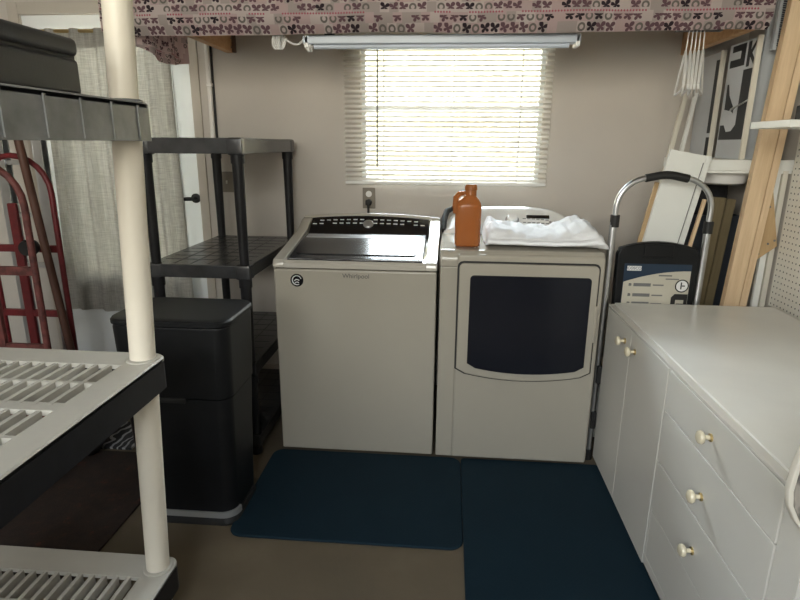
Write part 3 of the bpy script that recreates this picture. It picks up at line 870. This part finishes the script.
# ------------------------------------------------------------------ door curtain
def curtain():
    T = thing('door_curtain', 'beige linen curtain on a rod covering the glass of the white door', 'curtain', (-1.85, 3.11, .42))
    def f(u, v):
        x = -2.215+.745*u+.012*(1-v)*(u-.5)
        z = .425+(1.965-.425)*v
        a = .022*math.sin(u*2*math.pi*5.5+.8*math.sin(v*2))+.010*math.sin(u*2*math.pi*11+2+v)
        edge = -.02*math.exp(-((u-1)/.03)**2)
        return (x-.05*(1-v)*(1-u)*.6, 3.118+a*(.35+.65*(1-abs(v-.5)))+edge, z+.006*math.sin(u*9)*(1-v))
    MB().grid(f, 120, 40, .0016).build('cloth', 'curtain_linen', T, angle=80)
    def g(u, v): x, y, z = f(u, v*.062); return (x, y-.004, z)
    MB().grid(g, 120, 4, .0016).build('hem', 'curtain_linen', T, angle=80)
    def g2(u, v): x, y, z = f(u, .945+v*.06); return (x, y-.004, z)
    MB().grid(g2, 120, 4, .0016).build('rod_pocket', 'curtain_linen', T, angle=80)
    MB().tube([(-2.28, 3.118, 1.962), (-1.42, 3.118, 1.962)], .009, 10).build('rod', 'brass', T)
    for x in (-2.27, -1.43): MB().box(x-.008, x+.008, 3.112, YW+.012, 1.955, 1.970).build('rod_bracket', 'brass', T)
curtain()

# ------------------------------------------------------------------ hand trucks, ladder, pole at the left
def hand_truck(name, x0, x1, y, top, lean, mat, label):
    T = thing(name, label, 'hand truck', ((x0+x1)/2, y, .0125), group=None, rot=(R(lean), 0, 0))
    w = (x1-x0)/2; r = w
    pts = [(-w, 0, .05), (-w, 0, .5), (-w, 0, top-r)]+[(-r*math.cos(R(a)), 0, top-r+r*math.sin(R(a))) for a in range(15, 180, 15)]+[(w, 0, top-r), (w, 0, .5), (w, 0, .05)]
    MB().tube(pts, .0135, 12).build('frame', mat, T, world=False)
    for z in (.22, .55, .88): MB().box(-w, w, -.010, .010, z-.018, z+.018, .004).build('crossbar', mat, T, world=False)
    for z, px in ((.88, -.03),): MB().box(px-.022, px+.022, -.014, .008, .22, 1.10, .006).build('centre_bar', mat, T, world=False)
    MB().box(-w-.02, w+.02, -.20, .01, .012, .022, .003).build('toe_plate', mat, T, world=False)
    MB().tube([(-w-.06, .11, .125), (w+.06, .11, .125)], .010, 10).build('axle', 'aluminium', T, world=False)
    for sx in (-1, 1):
        wh = MB().lathe([(.03, -.03), (.095, -.035), (.122, -.022), (.124, 0), (.122, .022), (.095, .035), (.03, .03)], (sx*(w+.05), .11, .125), 'x', 24).build('wheel', 'rubber_black', T, world=False)
        MB().lathe([(.05, -.037), (.05, .037)], (sx*(w+.05), .11, .125), 'x', 18).build('hub', mat, wh, world=False)
        MB().box(sx*w-.008, sx*w+.008, 0, .12, .09, .30, .003).build('axle_bracket', mat, T, world=False)
    return T
hand_truck('hand_truck', -2.235, -1.882, 2.60, 1.322, 0, 'red_paint', 'red tubular hand truck with a rounded handle in front of the door')
t2 = hand_truck('hand_truck', -1.99, -1.655, 2.12, 1.305, 0, 'rust_paint', 'rusty dark red hand truck at the far left edge behind the cream shelves')
o = MB().lathe([(.012, -.03), (.034, -.03), (.040, -.012), (.040, .012), (.034, .03), (.012, .03)], (0, 0, 0), 'y', 20).build('pulley', 'rubber_black'); o.location = (-2.005, 2.555, .905)
tag(o, 'small black roller hanging on the red hand truck', 'roller')
def ladder():
    T = thing('ladder', 'aluminium ladder standing upright between the red hand trucks and the door', 'ladder', (-2.13, 2.86, 0), rot=(0, 0, 0))
    for x in (-2.31, -2.10):
        MB().box(x-.028, x-.020, 2.84, 2.89, 0, 1.75, .002).box(x-.02, x+.024, 2.84, 2.846, 0, 1.75).box(x-.02, x+.024, 2.884, 2.89, 0, 1.75).build('rail', 'aluminium', T)
    for k in range(6): MB().box(-2.29, -2.12, 2.846, 2.884, .20+.27*k, .225+.27*k, .004).build('rung', 'aluminium', T)
    MB().box(-2.335, -2.07, 2.83, 2.90, 1.75, 1.78, .004).build('top_cap', 'red_paint', T)
ladder()
o = MB().tube([(-1.832, 2.552, .0), (-1.93, 2.552, 1.0), (-1.99, 2.552, 1.62)], .019, 12).build('wooden_pole', 'brown_pole')
tag(center(o), 'reddish brown wooden pole leaning beside the red hand truck', 'pole')

# ------------------------------------------------------------------ floor coverings
def mat_at(x0, x1, y0, y1, z0, label, r=.06):
    o = MB().prism(roundrect(x0, x1, y0, y1, r, 6), 'z', z0, z0+.012, .005, 3).build('floor_mat', 'mat_teal')
    return tag(center(o), label, 'mat', 'teal floor mats in front of the washer and dryer')
mat_at(-.778, .0895, 1.735, 2.352, 0, 'dark teal floor mat with a rounded corner in front of the washer', .05)
mat_at(.0905, .708, .90, 2.352, 0, 'dark teal floor mat running from the dryer along the white cabinet', .02)
o = MB().box(-2.60, -1.192, 1.41, 2.26, 0, .010, .003).build('rug', 'rug_brown'); tag(center(o), 'dark brown rug with red flecks on the floor behind the cream shelves', 'rug')
o = MB().box(-2.1, -1.45, 2.285, 2.54, 0, .012, .004).build('door_mat', 'rug_zebra'); tag(center(o), 'black door mat with pale wavy stripes behind the brown rug', 'mat')

# ------------------------------------------------------------------ folding step stool behind the cabinet
def stepladder():
    T = thing('step_stool', 'folded aluminium step stool with a black tray between the dryer and cabinet', 'step stool', (.89, 2.46, 0))
    xl, xr, y = .698, 1.078, 2.462
    r = .125; zt = 1.286
    bow = lambda x: .0
    top = [(xl+r-r*math.cos(R(a)), y, zt-.012-r+r*math.sin(R(a))) for a in range(0, 91, 10)]
    top2 = [(xr-r+r*math.sin(R(a)), y, zt-.012-r+r*math.cos(R(a))) for a in range(0, 91, 10)]
    mid = [(xl+r+(xr-xl-2*r)*k/8, y, zt-.012+.012*(1-(2*k/8-1)**2)) for k in range(1, 8)]
    MB().tube([(xl-.004, y, .70), (xl, y, zt-.012-r-.01)]+top+mid+top2+[(xr, y, zt-.012-r-.01), (xr-.006, y, .70)], .0115, 14).build('hoop', 'aluminium', T)
    MB().tube([(xl+r-.02, y, zt-.014)]+mid+[(xr-r+.02, y, zt-.014)], .0165, 14).build('grip', 'rubber_black', T)
    for x, z in ((xl, 1.095), (xr, 1.075)): MB().tube([(x, y, z-.025), (x, y, z+.025)], .019, 14).build('collar', 'rubber_black', T)
    # outer lower legs
    MB().tube([(xl-.004, y, 1.11), (xl-.022, 2.425, .03)], .0145, 14).build('leg', 'aluminium', T)
    MB().tube([(xr, y, 1.09), (xr-.012, 2.46, .03)], .0145, 14).build('leg', 'aluminium', T)
    for x, yy in ((xl-.022, 2.425), (xr-.012, 2.46)): MB().tube([(x, yy, 0), (x, yy, .05)], [.021, .018], 14).build('foot', 'rubber_black', T)
    for z, xx in ((.155, .682), (.375, .688)): MB().box(xx-.010, xx+.014, 2.412, 2.450, z, z+.085, .006).build('hinge', 'rubber_black', T)
    # black tray with arched top
    pts = [(.728, .62), (.722, .955)]+[(.735+.31*k/10, .985+.026*(1-(2*k/10-1)**2)) for k in range(11)]+[(1.060, .955), (1.056, .62)]
    tray = MB().prism(pts, 'y', 2.450, 2.490, .008, 3).build('tray', 'black_plastic', T)
    MB().box(.828, .948, 2.443, 2.456, .945, 1.002, .006).build('tray_latch', 'black_plastic', tray)
    MB().box(.755, 1.032, 2.4485, 2.4505, .62, .918, .001).build('label_back', 'label_navy', tray)
    lp = [(.757, .62), (.757, .838)]+[(.757+.273*k/10, .838+.052*(1-(1-k/10)**2)) for k in range(1, 11)]+[(1.030, .62)]
    lb = MB().prism(lp, 'y', 2.4475, 2.4488).build('label_sheet', 'label_beige', tray)
    MB().box(.767, .826, 2.4475, 2.4488, .888, .908, .0004).build('label_badge', 'ink_white', lb)
    lettering('COSCO', .0165, (.7965, 2.4472, .898), 'label_navy', T, name='logo')
    pic = MB()
    for z in (.827, .782, .745):
        pic.box(.800, .872, 2.4468, 2.4478, z-.007, z+.007).tube([(.780, 2.4472, z), (.790, 2.4472, z)], .006, 8)
        pic.box(.880, .925, 2.4468, 2.4478, z-.003, z+.003)
    pic.box(.900, .955, 2.4468, 2.4478, .866, .872).box(.93, .985, 2.4468, 2.4478, .852, .857)
    pic.build('label_print', 'ink_gray', lb)
    MB().lathe([(.027, 0), (.027, -.002)], (1.000, 2.4478, .826), 'y', 24).build('label_emblem', 'ink_white', lb)
    ic = MB().tube([(p[0], 2.4458, p[2]) for p in arc((1.000, .826), .026, 0, 360, 24)], .0025, 6)
    ic.box(.994, .999, 2.4448, 2.4462, .812, .842).box(1.000, 1.012, 2.4448, 2.4462, .824, .829)
    ic.prism([(.962, .735), (.962, .775), (.975, .790), (1.028, .790), (1.028, .735), (1.015, .735), (1.015, .765), (.98, .765), (.98, .735)], 'y', 2.4448, 2.4478)
    ic.box(.985, 1.015, 2.446, 2.4478, .735, .748)
    ic.build('label_drawing', 'rubber_black', lb)
stepladder()

# ------------------------------------------------------------------ hangers
def hanger(name='hanger'):
    T = thing(name, 'thin white plastic clothes hanger in the small bunch under the overhead shelf', 'hanger', (.935, 2.50, 1.835), group='white hangers in the bunch at the right')
    hk = [(0, .016*math.sin(R(a)), -.006+.016*math.cos(R(a))) for a in range(-60, 181, 20)]
    hk = [(x, y, z-.010) for x, y, z in hk]+[(0, 0, -.052), (0, 0, -.075)]
    MB().tube(hk, .0024, 8).build('hook', 'white_plastic', T, world=False)
    b = MB().tube([(0, 0, -.072), (0, .05, -.10), (0, .165, -.195), (0, .18, -.212), (0, .172, -.224), (0, 0, -.226), (0, -.172, -.224), (0, -.18, -.212), (0, -.165, -.195), (0, -.05, -.10)], .0046, 8, closed=True)
    b.build('shoulder_frame', 'white_plastic', T, world=False)
    return T
h0 = hanger()
HS = ((.915, 13), (.930, 9), (.944, 5), (.958, 1), (.972, -4))
hl = ('white plastic clothes hanger at the left end of the bunch under the shelf', 'second white clothes hanger from the left in the bunch under the shelf', 'middle white clothes hanger of the five in the bunch',
      'fourth white clothes hanger from the left in the bunch under the shelf', 'white clothes hanger at the right end of the bunch beside the sign board')
for i, (x, a) in enumerate(HS):
    o = h0 if i == 0 else copy_tree(h0)
    o.location = (x, 2.500, 1.832); o.rotation_euler = (0, R((3, 1, 0, -1, -3)[i]), R(-22+a*.5)); o['label'] = hl[i]
hb = MB().tube([(.86, 2.500, 1.8325), (1.03, 2.500, 1.8325)], .0045, 8)
for x in (.865, 1.025): hb.box(x-.004, x+.004, 2.470, 2.504, 1.828, 1.84)
tag(center(hb.build('hanging_rod', 'ink_gray')), 'short thin rod under the overhead shelf holding the white hangers', 'rod')

# ------------------------------------------------------------------ right corner clutter
def rot_board(name, mat, x, y, z, w, h, th, tilt, label, cat='board', lean=0, extra=None, group=None, bev=.002):
    # board w wide, h tall, th thick, base centre at (x,y,z), tilted sideways by tilt degrees
    T = thing(name, label, cat, (x, y, z), group, rot=(R(lean), R(tilt), 0))
    MB().box(-w/2, w/2, -th/2, th/2, 0, h, bev).build('panel', mat, T, world=False)
    if extra: extra(T, w, h, th)
    return T
def single_board(name, mat, x, y, z, w, h, th, tilt, label, cat='board', lean=0, bev=.002, group=None):
    o = MB().box(-w/2, w/2, -th/2, th/2, 0, h, bev).build(name, mat); o.location = (x, y, z); o.rotation_euler = (R(lean), R(tilt), 0)
    return tag(o, label, cat, group)
single_board('plank', 'pine_upright', 1.232, 2.585, .010, .066, 2.45, .036, 3.3, 'wide bare pine plank leaning upright between the signs and pegboard')
single_board('plank', 'pine_upright', 1.283, 2.583, .006, .030, 2.45, .030, 3.3, 'narrow pine plank leaning along the right edge of the wide plank')
# white drawer-front panel
def groove(T, w, h, th):
    MB().box(w/2-.030, w/2-.026, -th/2-.0006, -th/2+.002, .03, h-.03).build('groove', 'ink_gray', T, world=False)
    MB().box(w/2-.024, w/2-.004, -th/2-.005, -th/2+.002, 0, h, .002).build('edge_strip', 'panel_white', T, world=False)
rot_board('cupboard_front', 'panel_white', .782, 2.590, .018, .175, 1.375, .018, 9.9, 'white cupboard front with a narrow groove leaning behind the step stool', 'board', extra=groove)
single_board('board', 'plywood', .745, 2.612, .012, .12, 1.245, .012, 9.6, 'light wooden board peeking out left of the leaning white cupboard front')
single_board('batten', 'pine_upright', .905, 2.592, .006, .014, 1.19, .016, 9.6, 'thin pine batten right of the leaning white cupboard front')
single_board('moulding', 'panel_cream', .912, 3.08, .006, .022, 1.66, .02, 8.2, 'cream moulding strip against the back wall, left one of the leaning pair')
single_board('moulding', 'panel_white', 1.002, 3.10, .006, .018, 1.66, .02, 7.0, 'white moulding strip against the back wall, right one of the leaning pair')
single_board('board', 'tan_board', 1.175, 2.78, .006, .05, 1.17, .03, 3.5, 'tan board standing under the corner shelf, left one of two')
single_board('board', 'tan_board', 1.255, 2.84, .004, .04, 1.16, .03, 3.5, 'tan board standing under the corner shelf, right one of two')
# white strips at the pegboard
single_board('trim_strip', 'panel_white', 1.402, 2.630, .0, .026, 1.335, .02, 0, 'white trim strip standing left of another at the pegboard edge')
single_board('trim_strip', 'panel_cream', 1.434, 2.630, .0, .022, 1.325, .018, 0, 'cream trim strip standing right of another at the pegboard edge')
o = MB().prism([(1.380, 1.235), (1.440, .980), (1.358, .912), (1.362, .968)], 'y', 2.600, 2.612, .001)
T = thing('gusset', 'plywood gusset with screw holes leaning between the planks and pegboard', 'board', (1.40, 2.595, .912)); o.build('plate', 'plywood', T)
for x, z in ((1.425, 1.005), (1.366, .945), (1.381, 1.15), (1.40, .99)): MB().lathe([(.005, -.0005), (.005, .004)], (x, 2.5995, z), 'y', 10).build('screw_hole', 'ink_gray', T)
# corner shelf on the right wall
cs = thing('corner_shelf', 'white wall shelf in the right corner with two sign boards on it', 'shelf', (1.30, 2.9, 1.30))
MB().box(1.068, XR, 2.62, 3.04, 1.300, 1.346, .003).box(1.20, XR, 3.04, YW-.002, 1.300, 1.346, .003).build('shelf_board', 'panel_white', cs)
MB().box(1.075, XR, 2.625, 2.64, 1.288, 1.302, .002).build('lip', 'panel_white', cs)
o = MB().loft([[(1.255+rx*math.cos(a), 2.79+rx*math.sin(a), z) for a in [2*math.pi*k/28 for k in range(28)]] for rx, z in ((.075, 1.232), (.092, 1.240), (.105, 1.285), (.11, 1.2995))]).build('plastic_tub', 'white_plastic')
tag(center(o), 'round white plastic tub fixed under the corner shelf', 'tub')
# sign boards, standing parallel to the right wall
def sign(label, y0, y1, h, kind):
    x = 1.245; z = 1.3465
    T = thing('sign_board', label, 'sign', (x, (y0+y1)/2, z))
    MB().box(x, x+.012, y0, y1, z, z+h, .001).build('panel', 'sign_white', T)
    MB().box(x-.006, x+.016, y0-.012, y0, z, z+h+.005, .002).build('edge_trim', 'panel_cream', T)
    g = MB(); a, c = x-.001, x+.001
    Y = lambda u: y1-(y1-y0)*u          # u runs left to right as seen
    Zv = lambda v: z+h*v
    def poly(pts): g.prism([(Y(u), Zv(v)) for u, v in pts], 'x', a, c)
    if kind == 'stripe':
        poly([(.80, .24), (.97, .24), (.97, .93), (.80, .93)]); poly([(.80, 0), (.97, 0), (.97, .20), (.80, .20)])
        g.build('black_print', 'sign_black', T)
    else:
        # black letter blocks along the top
        poly([(.08, .80), (.62, .80), (.62, .985), (.12, .985), (.12, .93), (.46, .93), (.46, .865), (.08, .865)])
        poly([(.70, .78), (.80, .78), (.80, .985), (.70, .985)]); poly([(.80, .86), (.97, .78), (.97, .83), (.86, .885), (.97, .95), (.97, .985), (.80, .91)])
        # black field with a white quaver
        field = [(.02, .17), (.97, .17), (.97, .76), (.62, .76), (.62, .17)]
        poly([(.64, .17), (.97, .17), (.97, .76), (.64, .76)])
        poly([(.04, .17), (.64, .17), (.64, .30), (.50, .245), (.30, .24), (.18, .30), (.04, .30)])
        poly([(.10, .66), (.16, .66), (.24, .56), (.44, .46), (.48, .40), (.40, .42), (.12, .44)])
        g.build('black_print', 'sign_black', T)
        hk = MB().tube([(x-.01, Y(.60)+.0, Zv(.44)), (x-.03, Y(.64), Zv(.42)), (x-.04, Y(.76), Zv(.43)), (x-.02, Y(.95), Zv(.47)), (x-.002, Y(1.0), Zv(.50))], .0035, 8)
        hk.build('wire_hook', 'aluminium', T)
    return T
sign('pale grey sign board with a black stripe near the hangers', 2.965, 3.19, .478, 'stripe')
sign('grey sign board with black blocks around a white music note', 2.645, 2.885, .488, 'note')
# grey foam sheet and brush behind the plank
single_board('foam_sheet', 'foam_gray', 1.335, 2.72, 1.346, .105, .95, .02, 2.5, 'pale grey foam sheet standing on the corner shelf behind the planks')
br = thing('brush', 'long brush with dark bristles hanging at the top right by the plank', 'brush', (1.345, 2.62, 1.80))
MB().box(1.296, 1.310, 2.625, 2.65, 1.78, 2.15, .003).build('stock', 'foam_gray', br)
bb = MB()
for i in range(44):
    z = 1.80+i*.0078; bb.tube([(1.306, 2.635, z), (1.332, 2.615, z-.010+random.uniform(-.004, .004))], .0022, 5)
bb.build('bristles', 'brush_dark', br)
# black tool bag under the tub
o = MB()
rings = []
for (s_, z) in ((.9, .0), (1.02, .02), (1.05, .10), (.98, .17), (.80, .21), (.35, .222)):
    rings.append([(1.30+s_*.10*math.cos(a)*(1+.08*math.sin(3*a)), 3.06+s_*.11*math.sin(a)*(1+.08*math.sin(2*a+1)), 1.07+z) for a in [2*math.pi*k/28 for k in range(28)]])
o.loft(rings); tag(center(o.build('tool_bag', 'bag_black')), 'lumpy black bag on the dark carton under the corner shelf', 'bag')
o = MB().box(1.20, 1.45, 2.95, 3.17, 0, 1.07, .004).build('carton', 'brush_dark'); tag(center(o), 'tall dark carton standing in the right corner behind the tan boards', 'box')

# pegboard and side shelf
pg = thing('pegboard', 'white pegboard panel on the right wall above the cabinet', 'pegboard', (XR-.01, 1.8, .716))
MB().box(XR-.017, XR-.009, 1.0, 2.592, .716, 2.2).build('perforated_panel', 'pegboard_white', pg)
MB().box(XR-.009, XR-.001, 1.0, 2.592, .716, .76).box(XR-.009, XR-.001, 1.0, 2.592, 2.15, 2.2).build('batten', 'dark_rail', pg)
sf = thing('side_shelf', 'white narrow board shelf crossing the planks on the right wall', 'shelf', (1.3, 2.3, 1.463))
MB().box(1.105, XR-.017, 2.05, 2.305, 1.463, 1.487, .002).build('shelf_board', 'panel_white', sf)
MB().prism([(1.442, 1.463), (1.442, 1.30), (1.432, 1.30), (1.25, 1.455), (1.25, 1.463)], 'y', 2.07, 2.09).build('bracket', 'panel_white', sf)
o = MB().box(1.245, 1.40, 2.16, 2.29, 1.488, 1.545, .006).build('black_box', 'black_plastic'); tag(center(o), 'small black box on the white side shelf at the right edge', 'box')

# ironing board leaning on the near end of the cabinet
def ironing():
    # local: u across (0 at the curved rim), v along the board; stands on its tail and leans on the cabinet front
    prof = [(.615+.018*(v/.117)**2, .812+v) for v in (.30, .25, .20, .15, .10, .05, 0)]+[(.615+.023*(v/.064)**2, .812-v) for v in (.03, .06, .09, .12, .15, .17)]+[(.95, .63), (.95, 1.10)]
    T = thing('ironing_board', 'ironing board with a grey print cover at the right edge against the cabinet', 'ironing board', (.628, .945, .80))
    MB().prism(prof, 'y', .938, .955, .005, 2).build('padding', 'cover_trim', T)
    MB().prism([(p+.008, .812+(q-.812)*.97) for p, q in prof], 'y', .934, .939, .002).build('print_cover', 'cover_print', T)
    MB().tube([(.80, .962, .75), (.78, .966, .012)], .011, 10).tube([(.66, .966, .012), (.92, .966, .012)], .012, 10).build('leg', 'aluminium', T)
ironing()

for o in bpy.data.objects:
    if '_o' in o: del o['_o']
